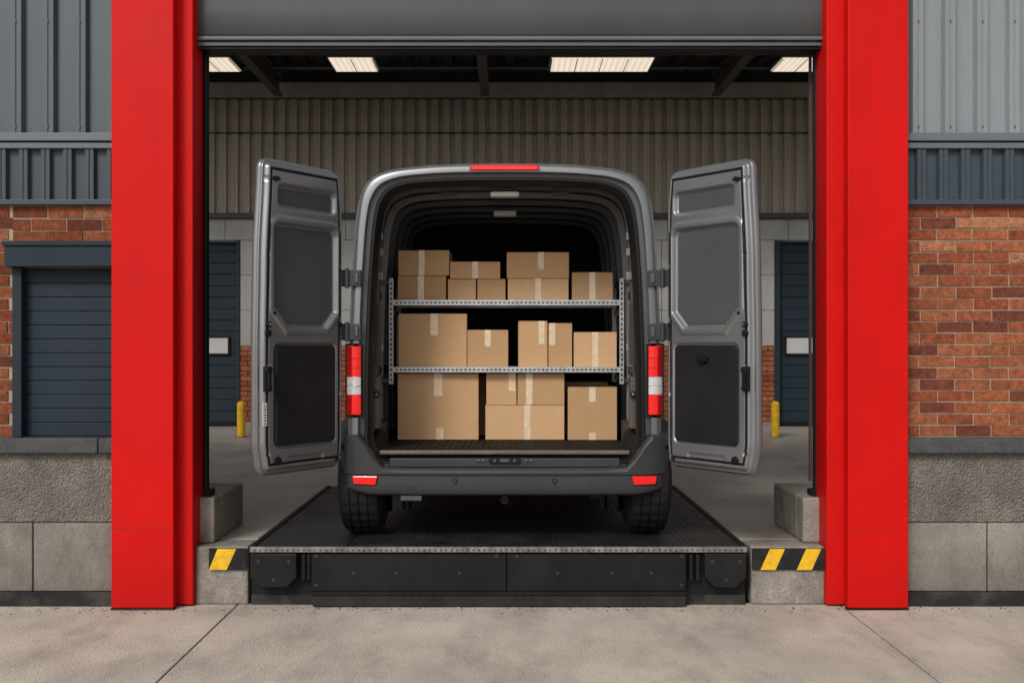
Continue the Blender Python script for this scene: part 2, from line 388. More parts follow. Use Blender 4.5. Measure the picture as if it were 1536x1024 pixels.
# ------------------------------------------------------------------ hall roof + back building
rf=MB()
x=-9
pts=[]
while x<9:
    pts+= [(x,5.60),(x+.12,5.60),(x+.15,5.66),(x+.27,5.66)]; x+=.30
n=len(pts)
for ya,yb in ((6.96,7.4),(13.6,16.95)):
    rf.add([(a,ya,b) for a,b in pts]+[(a,yb,b) for a,b in pts],[(i,i+1,i+1+n,i+n) for i in range(n-1)],'roof')
rf.obj('roof_deck',wb,recalc=False)
rb=MB()
x=-8.8
while x<9: rb.box(x-.02,x+.02,7.4,13.6,5.60,5.66,'hdr'); x+=.9
rb.obj('added_roof_gap_bars',wb)  # bars over an unseen roof opening, added to let daylight into the hall
bmx=MB()
def ibeam_y(x,z0,z1,y0,y1,wd=.13):
    bmx.box(x-wd/2,x+wd/2,y0,y1,z0,z0+.02,'steel');bmx.box(x-wd/2,x+wd/2,y0,y1,z1-.02,z1,'steel');bmx.box(x-.012,x+.012,y0,y1,z0+.02,z1-.02,'steel')
for x in (-6.6,-3.36,-.32,3.08,6.4): ibeam_y(x,5.22,5.52,6.97,16.6)
for y in (8.2,10,11.8,13.4,14.3,16.2): bmx.box(-9,9,y,y+.08,5.525,5.595,'steel')
for x in (-8.7,8.7):
    for y in (7.3,12): bmx.box(x-.1,x+.1,y,y+.2,HP,5.52,'steel')
bmx.cyl((-9,15.9,5.47),(1,0,0),.02,18,'hdr2',10)
bmx.obj('roof_beams',wb,.003,seg=1)

db=empty('depot_building'); YB=16.8
b=MB()
b.box(-9,-6.6,YB+.05,YB+.3,0,5.7,'conc2'); b.box(-3.98,4.03,YB+.05,YB+.3,0,5.7,'conc2'); b.box(6.6,9,YB+.05,YB+.3,0,5.7,'conc2')
b.box(-6.6,-3.98,YB+.05,YB+.3,3.1,5.7,'conc2'); b.box(4.03,6.6,YB+.05,YB+.3,3.1,5.7,'conc2')
b.box(-6.7,-3.9,YB+.5,YB+.6,0,3.3,'bitumen');b.box(3.9,6.7,YB+.5,YB+.6,0,3.3,'bitumen')
b.obj('wall_core',db)
c=MB()
rib_panel(c,-9,9,3.52,4.70,YB,'wallbk',period=.175,crest=.09,slope=.010,dep=.042)
rib_panel(c,-9,9,4.72,5.22,YB,'wallbk',period=.175,crest=.09,slope=.010,dep=.042)
c.obj('wall_cladding',db,recalc=False)
c=MB(); c.box(-9,9,YB-.05,YB+.04,5.225,5.46,'wallbk'); c.box(-9,9,YB-.03,YB+.04,5.463,5.60,'roof'); c.box(-9,9,YB-.06,YB+.04,5.205,5.224,'seam');c.box(-9,9,YB-.05,YB+.04,4.695,4.72,'seam')
c.box(-9,9,YB-.06,YB+.04,3.44,3.52,'hdr')
c.obj('wall_trim',db,.004)
c=MB()
x=-9
while x<9:
    c.box(x+.003,x+.597,YB,YB+.05,3.12,3.438,'conc2'); x+=.6
for x0,x1 in ((-3.975,4.025),(-9,-6.6),(6.6,9)):
    nn=int((x1-x0)/.6)+1; st=(x1-x0)/nn
    for i in range(nn):
        for z0,z1 in ((1.545,2.07),(2.075,2.6),(2.605,3.115)):
            c.box(x0+i*st+.003,x0+(i+1)*st-.003,YB,YB+.05,z0,z1,'conc2')
c.obj('concrete_panels',db,.005,seg=1)
bm_=MB(); tints=[]
def bricks2(x0,x1,z0,z1,y0):
    ch=.075; rows=int(round((z1-z0)/ch))
    for r in range(rows):
        x=x0-(.1125 if r%2 else 0); z=z0+r*ch
        while x<x1:
            a=max(x+.005,x0); b_=min(x+.22,x1)
            if b_-a>.02:
                n0=len(bm_.f); bm_.box(a,b_,y0,y0+.05,z+.005,z+.07,'brick')
                t=random.random(); base=np.array([.26,.075,.04])*(1-t)+np.array([.36,.13,.07])*t
                tints.extend([tuple(base)]*(len(bm_.f)-n0))
            x+=.225
for x0,x1 in ((-3.975,4.025),(-9,-6.6),(6.6,9)): bricks2(x0,x1,.42,1.54,YB+.005)
bo=bm_.obj('brickwork',db,recalc=False); put_tint(bo,tints)
c=MB(); c.box(-3.975,4.025,YB-.02,YB+.05,HP,.415,'pier'); c.obj('skirting',db)
for x0,x1,wx0,wx1 in ((-6.55,-3.99,-4.62,-4.18),(4.04,6.6,4.2,4.62)):
    c=MB(); z=HP+.05
    while z<3.08:
        c.box(x0,x1,YB+.122,YB+.15,z+.003,z+.168,'navy2'); z+=.171
    c.box(x0,x1,YB+.09,YB+.14,HP,HP+.05,'black')
    c.box(wx0,wx1,YB+.085,YB+.11,1.43,1.66,'white');c.box(wx0-.03,wx1+.03,YB+.09,YB+.112,1.40,1.69,'hzblack')
    c.box(x0-.05,x0+.04,YB-.01,YB+.1,HP,3.11,'navy2');c.box(x1-.04,x1+.012,YB-.01,YB+.1,HP,3.11,'navy2')
    c.obj('roller_door',db,.004,seg=1)
for X_ in (-3.49,3.53):
    c=MB(); c.cyl((X_,14.8,HP),(0,0,1),.052,.44,'yellow',24); c.cyl((X_,14.8,HP+.44),(0,0,1),.052,.03,'yellow',24,.03)
    c.cyl((X_,14.8,HP+.001),(0,0,1),.085,.012,'lip',24)
    c.obj('bollard',smooth=True)
for x0,x1 in ((-4.25,-3.68),(-2.36,-1.78),(.6,1.95),(3.66,4.3)):
    c=MB(); c.box(x0,x1,14.9,15.6,5.335,5.35,'lamp'); c.box(x0-.03,x1+.03,14.87,15.63,5.352,5.40,'hdr')
    nl=max(2,int((x1-x0)/.3))
    for q in range(nl+1):
        xx=x0+(x1-x0)*q/nl; c.box(xx-.005,xx+.005,14.9,15.6,5.328,5.334,'hdr2')
    for xx in (x0+.06,x1-.06): c.box(xx-.008,xx+.008,15.2,15.22,5.40,5.60,'hdr')
    c.obj('ceiling_light')

# ------------------------------------------------------------------ dock leveller
dl=empty('dock_leveller')
c=MB(); c.box(PX0,PX1,6.70,PY1,.05,HP-.012,'black'); c.obj('pit_frame',dl)
c=MB()
for a,b_ in ((PX0,-.95),(-.945,.87),(.875,PX1)): c.box(a,b_,6.665,PY1,HP-.011,HP+.004,'deck')
c.obj('deck_plate',dl,.002,seg=1)
V=[];F=[]
sp=.04; nx=int((PX1-PX0-.06)/sp); ny=int((PY1-6.70)/sp)
for i in range(nx):
    for j in range(ny):
        cx=PX0+.04+i*sp; cy=6.70+j*sp; a=R(45 if (i+j)%2 else -45); ca_,sa=math.cos(a),math.sin(a)
        o=len(V)
        for lx,ly,lz in ((-.014,0,0),(0,-.004,0),(.014,0,0),(0,.004,0),(0,0,.0022)):
            V.append((cx+lx*ca_-ly*sa,cy+lx*sa+ly*ca_,HP+.0042+lz))
        F+= [(o,o+1,o+4),(o+1,o+2,o+4),(o+2,o+3,o+4),(o+3,o,o+4)]
c=MB(); c.add(V,F,'deck'); c.obj('chequer_lugs',dl,recalc=False)
c=MB(); c.box(PX0,PX1,6.645,6.664,HP-.026,HP+.005,'lip')
for i in range(90):
    xx=PX0+.03+i*(PX1-PX0-.06)/89; c.box(xx-.005,xx+.005,6.643,6.645,HP-.018,HP-.008,'deck')
for x in (PX0-.002,PX1-.028): c.box(x,x+.03,6.67,PY1,HP+.0045,HP+.012,'black')
c.obj('lip_edge',dl,.003,seg=1)
c=MB()
def chamf(x0,x1,z0,z1,cz): return [(x0,z1),(x0,z0+cz),(x0+cz,z0),(x1-cz,z0),(x1,z0+cz),(x1,z1)]
c.prism(chamf(-1.508,-1.235,.115,HP-.032,.06),6.62,6.69,'black')
c.prism(chamf(1.165,1.41,.115,HP-.032,.06),6.62,6.69,'black')
for x in (-1.20,-1.17,1.09,1.13): c.box(x-.012,x+.012,6.65,6.70,.15,HP-.04,'black')
c.obj('dock_bumper_plates',dl,.006)
c=MB(); c.box(-1.15,-.003,6.63,6.69,.095,HP-.036,'black'); c.box(.003,1.055,6.63,6.69,.095,HP-.036,'black')
c.box(-1.155,1.06,6.60,6.69,.078,.093,'black')
c.box(-1.14,1.05,6.615,6.69,.008,.074,'deck')
for i in range(50):
    xx=-1.12+i*2.15/49
    for zz_ in (.025,.055): c.box(xx-.012+(.02 if zz_>.03 else 0),xx+.004+(.02 if zz_>.03 else 0),6.6125,6.6145,zz_,zz_+.006,'bolt')
c.obj('front_plate',dl,.004)
c=MB()
for x,z in [(-1.12,.30),(-1.12,.13),(1.03,.30),(1.03,.13),(-.06,.30),(.06,.30),(-.65,.2),(-.28,.2),(.30,.2),(.62,.2),(-.9,.2),(.85,.2)]: c.cyl((x,6.632,z),(0,-1,0),.011,.006,'bolt',6)
for x,z in [(-1.46,.27),(-1.28,.27),(-1.37,.16),(1.21,.27),(1.37,.27),(1.29,.16)]: c.cyl((x,6.622,z),(0,-1,0),.012,.007,'bolt',6)
c.obj('bolts',dl)
c=MB(); c.box(PX0,PX1,6.69,6.71,.0,.06,'bitumen'); c.obj('pit_sill',dl)

# ------------------------------------------------------------------ van
van=empty('cargo_van'); XC=-.012
Oc=[(0,2.653),(.30,2.650),(.527,2.636),(.72,2.608),(.825,2.560),(.882,2.475),(.912,2.341),(.936,2.016),(.952,1.692),(.961,1.368),(.961,1.044),(.955,.86),(.90,.78),(0,.78)]
Ic=[(0,2.525),(.28,2.523),(.47,2.515),(.60,2.500),(.69,2.460),(.737,2.39),(.760,2.29),(.786,2.016),(.801,1.692),(.811,1.368),(.813,1.10),(.806,.93),(.745,.855),(0,.855)]
def full(c):
    c=[np.array(p) for p in c]
    return c+[np.array((-p[0],p[1])) for p in c[-2:0:-1]]
def cr(pts,sub=6):
    n=len(pts); out=[]
    for i in range(n):
        p0,p1,p2,p3=pts[(i-1)%n],pts[i],pts[(i+1)%n],pts[(i+2)%n]
        d1=max(np.linalg.norm(p1-p0),1e-4)**.5;d2=max(np.linalg.norm(p2-p1),1e-4)**.5;d3=max(np.linalg.norm(p3-p2),1e-4)**.5
        m1=((p1-p0)/d1-(p2-p0)/(d1+d2)+(p2-p1)/d2)*d2; m2=((p2-p1)/d2-(p3-p1)/(d2+d3)+(p3-p2)/d3)*d2
        for k in range(sub):
            t=k/sub; out.append((2*t**3-3*t**2+1)*p1+(t**3-2*t**2+t)*m1+(-2*t**3+3*t**2)*p2+(t**3-t**2)*m2)
    return np.array(out)
OL=cr(full(Oc)); IL=cr(full(Ic))
def lp(t,y,zs=None,ws=1):
    q=OL*(1-t)+IL*t; out=[]
    for x,z in q:
        if zs: z=.78+(z-.78)*(zs-.78)/(2.653-.78)
        out.append((XC+x*ws,y,z))
    return out
st=[(12.0,1.05,.78),(11.93,1.25,.88),(11.7,1.48,.94),(11.35,1.68,.965),(11.15,2.0,.975),(10.85,2.40,.985),(10.55,2.60,.995),(10.2,2.653,1)]
loops=[lp(0,y,z,w_) for y,z,w_ in st]; ks=['paint','paint','paint','glass','glass','paint','paint']
loops+= [lp(0,7.2),lp(0,6.93),lp(.025,6.893),lp(.07,6.872),lp(.14,6.858),lp(.25,6.850),lp(.46,6.850),lp(.50,6.858),lp(.53,6.885),lp(.70,6.888),lp(.72,6.865),lp(.76,6.852),lp(.86,6.852),lp(.92,6.865),lp(1.0,6.90),lp(1.04,6.95),lp(.95,7.0)]
ks+=['paint']*8+['paint2','paintd','paintd','rubber','rubber','rubber','rubber','rubber','innerd','innerd','innerd']
ks=ks[:len(loops)-1]
c=MB(); c.loft(loops,ks); 
n=len(OL); c.f.append(tuple(range(n))); c.m.append(c.mi('paint'))
c.obj('body_shell',van,smooth=True,ang=45)
# interior lining
c=MB(); c.loft([lp(.95,6.999),lp(.62,7.04),lp(.62,9.65)],['innerd','innerd'])
L_=lp(.62,9.65); o=len(c.v); c.v+=[tuple(p) for p in L_]; c.f.append(tuple(range(o,o+n))); c.m.append(c.mi('bulk'))
c.obj('interior_lining',van,smooth=True,ang=45)
def bow(y,wd,ti,to,k,slots=0):
    A=OL*(1-ti)+IL*ti; B=OL*(1-to)+IL*to
    idx=[i for i in range(n) if A[i][1]>.92]
    right=[i for i in idx if i<=n//2]; left=[i for i in idx if i>n//2]
    seq=left+right
    c=MB(); lo=[]
    for i in seq:
        a=A[i];b_=B[i]
        lo.append([(XC+a[0],y,a[1]),(XC+a[0],y+wd,a[1]),(XC+b_[0],y+wd,b_[1]),(XC+b_[0],y,b_[1])])
    c.loft(lo,k)
    c.obj('roof_bow',van,.004,seg=1)
    if slots:
        h=MB()
        for i in seq[2:-2:slots]:
            a=A[i];b_=B[i]; q=a+(b_-a)*.4; tdir=A[(i+1)%n]-A[i]; tl=np.linalg.norm(tdir)+1e-9; tdir=tdir/tl*.022; nd=(b_-a)*.10
            h.add([(XC+(q-tdir-nd)[0],y-.0015,(q-tdir-nd)[1]),(XC+(q+tdir-nd)[0],y-.0015,(q+tdir-nd)[1]),(XC+(q+tdir+nd)[0],y-.0015,(q+tdir+nd)[1]),(XC+(q-tdir+nd)[0],y-.0015,(q-tdir+nd)[1])],[(0,1,2,3)],'hole')
        h.obj('bow_slots',van)
bow(7.10,.05,.98,.63,'bow2',7); bow(7.24,.03,.88,.63,'bow',0)
for y in (7.6,8.0,8.4,8.8,9.2): bow(y,.06,.93,.63,'bow3' if y>7.7 else 'bow',0)
c=MB()
for s in (-1,1):
    for z in (1.35,1.85,2.2):
        c.box(XC+s*.83,XC+s*.868,7.1,9.6,z,z+.05,'innerd')
    c.box(XC+s*.785,XC+s*.87,7.16,7.62,.90,1.04,'innerd')
    c.box(XC+s*.785,XC+s*.86,7.01,7.16,1.02,1.34,'bow2')
    c.cyl((XC+s*.795,7.0,1.235),(0,-1,0),.021,.02,'rubber',20)
    c.cyl((XC+s*.795,6.985,1.235),(0,-1,0),.009,.012,'bow',12)
    c.box(XC+s*.775,XC+s*.83,7.02,7.05,1.42,1.80,'innerd')
    for z in (1.5,1.95,2.1,2.2): c.box(XC+s*.765,XC+s*.80,7.085,7.095,z,z+.05,'bow')
c.obj('wall_trim',van,.012)
c=MB()
for x in (-.35,.0,.35): c.box(XC+x-.05,XC+x+.05,7.06,7.098,2.48,2.50,'innerd')
c.obj('header_brackets',van,.003,seg=1)
c=MB(); c.box(XC-.09,XC+.09,7.0,7.09,2.465,2.495,'white'); c.box(XC-.08,XC+.08,7.85,7.93,2.44,2.48,'white'); c.obj('dome_lamps',van,.01)
# cargo floor
c=MB(); c.box(XC-.85,XC+.85,7.0,9.64,.86,.893,'vfloor'); c.box(XC-.765,XC+.765,6.915,6.999,.858,.893,'vfloor')
i=-.74
while i<.745: c.box(XC+i-.010,XC+i+.010,6.93,9.6,.893,.8985,'vfloor'); i+=.042
c.obj('cargo_floor',van,.002,seg=1)
c=MB(); c.box(XC-.765,XC+.765,6.885,6.914,.872,.897,'alu'); c.box(XC-.70,XC+.70,6.842,6.90,.80,.853,'plastic')
c.obj('sill_plate',van,.005)
c=MB(); c.box(XC-.095,XC+.095,6.828,6.845,.822,.858,'rubber'); c.box(XC-.03,XC+.03,6.82,6.83,.832,.85,'bow2')
for x in (-.06,.06): c.cyl((XC+x,6.828,.84),(0,-1,0),.010,.006,'bow2',12)
for x in (-.16,-.13,.13,.16): c.box(XC+x-.01,XC+x+.01,6.83,6.845,.832,.846,'bow2')
c.obj('lock_striker',van,.003)
# bumper
def smooth01(t): t=min(1,max(0,t)); return t*t*(3-2*t)
path=[(0,6.775),(.2,6.776),(.4,6.779),(.6,6.785),(.74,6.793),(.80,6.80),(.85,6.808),(.90,6.822),(.94,6.842),(.975,6.872),(1.0,6.905),(1.012,6.94),(1.012,6.965)]
full_path=[(-x,y) for x,y in path[:0:-1]]+path
sec=[]
for i,(x,y) in enumerate(full_path):
    a=full_path[max(0,i-1)];b_=full_path[min(len(full_path)-1,i+1)]
    tx,ty=b_[0]-a[0],b_[1]-a[1]; l=math.hypot(tx,ty); nx_,ny_=-ty/l,tx/l  # inward normal (+y)
    T=.797+.205*smooth01((abs(x)-.72)/.2); B=.632+.03*smooth01((abs(x)-.8)/.2)
    pr=[(.10,B+.02),(.03,B),(.008,B+.012),(0,B+.03),(.0,.688),(.010,.696),(.012,.752),(.002,.760),(0,T-.025),(.006,T-.012),(.02,T),(.08,T+.003),(.10,T)]
    sec.append([(XC+x+nx_*o_,y+ny_*o_,z) for o_,z in pr])
c=MB(); c.loft(sec,'plastic'); c.f.append(tuple(range(len(pr)))); c.m.append(0)
o=len(c.v)-len(pr); c.f.append(tuple(range(o,o+len(pr)))); c.m.append(0)
c.obj('rear_bumper',van,smooth=True,ang=28)
c=MB()
for s in (-1,1):
    pts4=[(.780,.697),(.912,.700),(.922,.748),(.768,.750)]
    fr=[(XC+s*x,6.789+max(0,x-.768)*.16,z) for x,z in pts4]; bk=[(a,6.85,z) for a,_,z in fr]
    c.add(fr+bk,[(0,1,2,3),(4,5,6,7),(0,1,5,4),(1,2,6,5),(2,3,7,6),(3,0,4,7)],'rlens')
c.obj('reflectors',van,.004)
c=MB()
for x in (-.30,.30): c.cyl((XC+x,6.795,.722),(0,-1,0),.016,.012,'rubber',20); c.cyl((XC+x,6.783,.722),(0,-1,0),.011,.003,'plastic',20)
c.obj('parking_sensors',van)
# tail lamps
for s in (-1,1):
    c=MB()
    pp=[(.872,6.86),(.874,6.838),(.888,6.828),(.915,6.829),(.94,6.834),(.957,6.846),(.968,6.868),(.974,6.91),(.974,7.03),(.95,7.03)]
    for z0,z1,k in ((1.117,1.238,'rlens'),(1.2385,1.292,'wlens'),(1.2925,1.348,'wlens'),(1.3485,1.535,'rlens')):
        lo=[]
        for z_,inn in ((z0,.004),(z0+.003,0),(z1-.003,0),(z1,.004)):
            lo.append([(XC+s*(x-inn*(1 if x>.9 else -1)),y+inn,z_) for x,y in pp])
        c.loft(lo,k)
    for za,zb in ((1.352,1.53),(1.122,1.234)):
        c.loft([[(XC+s*x,y-.0015,z_) for x,y in ((.93,6.831),(.94,6.834),(.957,6.846))] for z_ in (za,zb)],'rlens2',closed=False)
    for z in (1.40,1.46): c.box(XC+s*.878,XC+s*.925,6.8262,6.829,z,z+.004,'rlens2')
    c.box(XC+s*.866,XC+s*.97,6.85,7.0,1.10,1.55,'rubber')
    c.obj('tail_lamp',van,smooth=True,ang=40)
c=MB(); c.prism([(XC-.218,2.598),(XC+.218,2.598),(XC+.205,2.640),(XC-.205,2.640)],6.845,6.95,'rlens2')
c.box(XC-.20,XC+.20,6.838,6.846,2.603,2.628,'rlens'); c.obj('high_brake_lamp',van,.006)
for s in (-1,1):
    c=MB()
    for z in (1.895,1.57):
        c.box(XC+s*.87,XC+s*.965,6.825,6.852,z,z+.10,'plastic'); c.cyl((XC+s*.955,6.822,z-.01),(0,0,1),.014,.12,'plastic',16)
        c.box(XC+s*.885,XC+s*.91,6.815,6.83,z+.02,z+.08,'bow2')
    c.obj('door_hinges',van,.006)
# wheels
def wheel(xi,xo,yc,nm):
    c=MB(); r=.335; seg=120; sgn=1 if xo>xi else -1; W=abs(xo-xi)
    xs_=[0,.012,.022,.035,.055,.080,.083,.089,.092,.130,.133,.139,.142,.180,.183,.189,.192,.215,.235,.248,.258,.27]
    rs_=[.20,.26,.295,.318,.329,.333,.323,.323,.334,.335,.325,.325,.335,.334,.323,.323,.333,.329,.318,.295,.26,.20]
    loops=[]
    for x_,r_ in zip(xs_,rs_):
        x_=x_/.27*W; l=[]
        for k in range(seg):
            a=2*math.pi*k/seg; rr=r_
            if r_>.326 and k%4==0: rr=r_-.006
            if .29<r_<.32 and k%4==0: rr=r_-.003
            l.append((xi+sgn*x_,yc+rr*math.cos(a),HP+.006+r+rr*math.sin(a)))
        loops.append(l)
    c.loft(loops,'tyre')
    c.cyl((xi+sgn*.02,yc,HP+.006+r),(sgn,0,0),.205,.06,'black',40); c.cyl((xo-sgn*.06,yc,HP+.006+r),(sgn,0,0),.205,.03,'alu',40)
    c.cyl((xo-sgn*.04,yc,HP+.006+r),(sgn,0,0),.07,.03,'alu',24)
    for k in range(10):
        a=2*math.pi*k/10; c.cyl((xo-sgn*.035,yc+.15*math.cos(a),HP+.006+r+.15*math.sin(a)),(sgn,0,0),.022,.01,'hole',12)
    c.obj(nm,van,smooth=True,ang=30)
YW=7.20
for s in (-1,1):
    wheel(XC+s*.745,XC+s*1.04,YW,'wheel'); wheel(XC+s*.74,XC+s*.99,10.9,'wheel')
    c=MB()
    for yc in (YW,10.9):
        lo=[]
        for k in range(25):
            a=math.pi*k/24; l=[]
            if yc<8 and a>math.pi*.82: continue
            for xx,rr in ((.93,.345),(1.045,.350),(1.05,.365),(1.0,.40),(.95,.42)):
                l.append((XC+s*xx,yc+rr*math.cos(a),HP+.34+rr*math.sin(a)))
            lo.append(l)
        c.loft(lo,'plastic',closed=False)
    c.obj('wheel_arch',van,smooth=True)
    c=MB(); c.box(XC+s*1.0,XC+s*1.2,11.0,11.12,1.65,2.0,'plastic'); c.box(XC+s*.93,XC+s*1.05,11.03,11.09,1.68,1.76,'plastic'); c.obj('door_mirror',van,.03,seg=4)
# underbody
c=MB(); c.box(XC-.72,XC+.72,6.95,11.6,.68,.79,'black'); c.cyl((XC-.75,YW,.69),(1,0,0),.05,1.5,'black',20); c.cyl((XC-.13,YW,.69),(1,0,0),.12,.26,'black',24)
for s in (-1,1):
    c.box(XC+s*.56-.04,XC+s*.56+.04,6.9,8.3,.60,.66,'black'); c.cyl((XC+s*.62,7.15,.5),(0,0,1),.03,.3,'black',12)
c.cyl((XC-.58,6.86,.62),(0,1,0),.032,1.6,'bolt',20)
c.cyl((XC+.0,6.85,.60),(0,1,0),.03,.15,'black',16); c.box(XC-.02,XC+.02,6.83,6.9,.60,.66,'black')
c.box(XC-.63,XC-.5,6.80,6.83,.60,.632,'bow2')
c.box(XC-.5,XC+.5,7.7,8.4,.52,.68,'black')
c.obj('underbody',van,.005,seg=1)
c=MB()
for s in (-1,1): c.box(XC+s*.76,XC+s*.98,7.60,7.615,.42,.75,'rubber')
c.obj('mud_flaps',van)

# doors : pressed-metal relief
def sdrb(u,z,u0,u1,z0,z1,r):
    cx,cz=(u0+u1)/2,(z0+z1)/2; qx=np.abs(u-cx)-(u1-u0)/2+r; qz=np.abs(z-cz)-(z1-z0)/2+r
    return np.minimum(np.maximum(qx,qz),0)+np.hypot(np.maximum(qx,0),np.maximum(qz,0))-r
def ss(a,b,x): t=np.clip((x-a)/(b-a),0,1); return t*t*(3-2*t)
def van_door(s,ang_dir):
    e=van
    hx,hy=XC+s*.968,6.842
    dx,dy=ang_dir; l=math.hypot(dx,dy); dx/=l;dy/=l
    nx_,ny_=(-s*dy,s*dx) # inner normal
    if ny_>0: nx_,ny_=-nx_,-ny_
    ZB,ZT=.818,2.578
    def Uh(z): return .006+.024*ss(2.3,2.58,z)+.012*ss(1.0,.82,z)
    def Uf(z): return .712-.030*ss(2.0,2.58,z)-.010*ss(1.5,2.1,z)-.028*ss(1.0,.82,z)
    NU,NZ=150,330
    tt=np.linspace(0,1,NZ); zz=ZB+(ZT-ZB)*(tt-.012*np.sin(2*np.pi*tt)) 
    r=.045
    ins=np.zeros(NZ)
    for i,z in enumerate(zz):
        dd=min(z-ZB,ZT-z)
        if dd<r: ins[i]=r-math.sqrt(max(0,r*r-(r-dd)**2))
    sgrid=np.linspace(0,1,NU)
    U=np.zeros((NZ,NU));Z=np.zeros((NZ,NU))
    for i,z in enumerate(zz):
        a=Uh(z)+ins[i]; b_=Uf(z)-ins[i]; U[i]=a+(b_-a)*sgrid; Z[i]=z
    uh=Uh(Z);uf=Uf(Z)
    de=-sdrb((U-uh)/(uf-uh)*.7,Z,0,.7,ZB,ZT,r)
    h=-.028+ .028*ss(.014,.030,de)
    h-= .005*(ss(.040,.046,de)-ss(.052,.058,de))
    d1=sdrb(U,Z,.085,.575,2.315,2.452,.035)
    d2=sdrb(U,Z,.075,.615,1.635,2.235,.05)
    k=.7071
    d2=np.maximum(d2,( (U-.615)-(Z-1.635)+.115)*k); d2=np.maximum(d2,(-(U-.075)-(Z-1.635)+.10)*k)
    d3=sdrb(U,Z,.095,.600,.965,1.540,.03)
    h+= .008*(1-ss(.012,.03,np.abs(d2-.012)))
    h-= .026*ss(.006,-.016,d1); h-=.024*ss(.004,-.014,d2)
    h+= .004*ss(-.022,-.028,d2)
    h+= .004*ss(-.018,-.024,d1)
    h-= .010*ss(.014,.006,d3); h+=.016*ss(.0,-.006,d3)
    for (cu,cz,rr,dp) in ((.655,2.47,.018,.008),(.05,2.02,.014,.006),(.655,2.05,.012,.006),(.05,.88,.014,.006),(.655,1.42,.02,.008),(.05,1.60,.012,.006),(.05,1.25,.014,.006),(.655,.93,.018,.008)):
        h-=dp*ss(rr,rr*.6,np.hypot(U-cu,Z-cz))
    h-=.008*ss(.004,-.006,sdrb(U,Z,.20,.50,.862,.905,.018))
    def W(u,z,hh): return (hx+dx*u+nx_*hh, hy+dy*u+ny_*hh, z)
    c=MB()
    vs=[W(U[i,j],Z[i,j],h[i,j]) for i in range(NZ) for j in range(NU)]
    c.v=vs; ip,ir,ib,irub=c.mi('paint2'),c.mi('recess'),c.mi('panelb'),c.mi('rubber')
    D1=(d1<-.021);D2=(d2<-.025);D3=(d3<-.001)
    RB=(de>.0405)&(de<.0575)
    for i in range(NZ-1):
        for j in range(NU-1):
            c.f.append((i*NU+j,i*NU+j+1,(i+1)*NU+j+1,(i+1)*NU+j))
            c.m.append(ib if D3[i,j] else ir if (D1[i,j] or D2[i,j]) else irub if RB[i,j]  else ip)
    border=[(0,j) for j in range(NU)]+[(i,NU-1) for i in range(1,NZ)]+[(NZ-1,j) for j in range(NU-2,-1,-1)]+[(i,0) for i in range(NZ-2,0,-1)]
    cu,cz=.35,1.7
    prev=[i*NU+j for i,j in border]
    ipaint=c.mi('paint')
    for (off,hh) in ((.0,-.032),(.006,-.036),(.012,-.044),(.013,-.060),(.008,-.072),(-.01,-.080)):
        cur=[]
        for i,j in border:
            u,z=U[i,j],Z[i,j]
            ux=np.clip((u-cu)/.35,-1,1); zx=np.clip((z-cz)/.88,-1,1)
            ou=(1 if ux>.0 else -1) if (j==0 or j==NU-1) else ux**9
            oz=(1 if zx>0 else -1) if (i==0 or i==NZ-1) else zx**31
            q=math.hypot(ou,oz) or 1
            cur.append(len(c.v)); c.v.append(W(u+ou/q*off,z+oz/q*off,hh))
        nb=len(cur)
        for q in range(nb): c.f.append((prev[q],prev[(q+1)%nb],cur[(q+1)%nb],cur[q])); c.m.append(ipaint)
        prev=cur
    c.f.append(tuple(prev)); c.m.append(ipaint)
    c.obj('rear_door',e,smooth=True,ang=60)
    def P(u,z,hh=0): return Vector(W(u,z,hh))
    nrm=(nx_,ny_,0)
    f=MB()
    def dbox(u0,u1,z0,z1,h0,h1,k):
        v=[P(u,z,hh) for hh in (h0,h1) for z in (z0,z1) for u in (u0,u1)]
        f.add(v,[(0,1,3,2),(4,5,7,6),(0,1,5,4),(2,3,7,6),(0,2,6,4),(1,3,7,5)],k)
    f.cyl(P(.665,1.655,0),nrm,.017,.022,'rubber',20); f.cyl(P(.665,1.605,0),nrm,.020,.016,'rubber',20)
    f.cyl(P(.665,1.655,.02),nrm,.008,.012,'alu',12)
    dbox(.655,.695,1.28,1.42,-.002,.018,'rubber'); dbox(.665,.685,1.30,1.40,.017,.035,'rubber')
    f.cyl(P(.672,1.40,0),nrm,.022,.03,'rubber',18); f.cyl(P(.672,1.30,0),nrm,.018,.03,'rubber',18)
    f.cyl(P(.585,.89,-.003),nrm,.022,.014,'rubber',18); dbox(.56,.61,.875,.9,0,.01,'rubber')
    f.cyl(P(.60,2.475,0),nrm,.014,.02,'rubber',16); dbox(.57,.63,2.47,2.482,0,.012,'rubber')
    f.cyl(P(.055,1.665,0),nrm,.013,.012,'rubber',14); f.cyl(P(.615,1.72,0),nrm,.010,.012,'rubber',14)
    f.cyl(P(.085,.86,0),nrm,.012,.012,'rubber',14)
    for z in (1.0,1.25,1.5):
        for u in (.12,.575): f.cyl(P(u,z,.006),nrm,.006,.004,'hole',10)
    for z in (1.895,1.57): dbox(-.012,.05,z,z+.10,-.012,.012,'plastic')
    if s<0:
        dbox(.668,.700,1.09,1.22,.0,.003,'label')
        for q in range(7): dbox(.672,.696 if q%2 else .69,1.10+q*.016,1.105+q*.016,.003,.0036,'hole')
    else:
        f.cyl(P(.33,1.455,.008),nrm,.03,.012,'rubber',20); dbox(.30,.38,1.445,1.47,.012,.03,'rubber')
    f.obj('door_fittings',van,.003,seg=2)
van_door(-1,(-.533,-.843)); van_door(1,(.575,-.818))

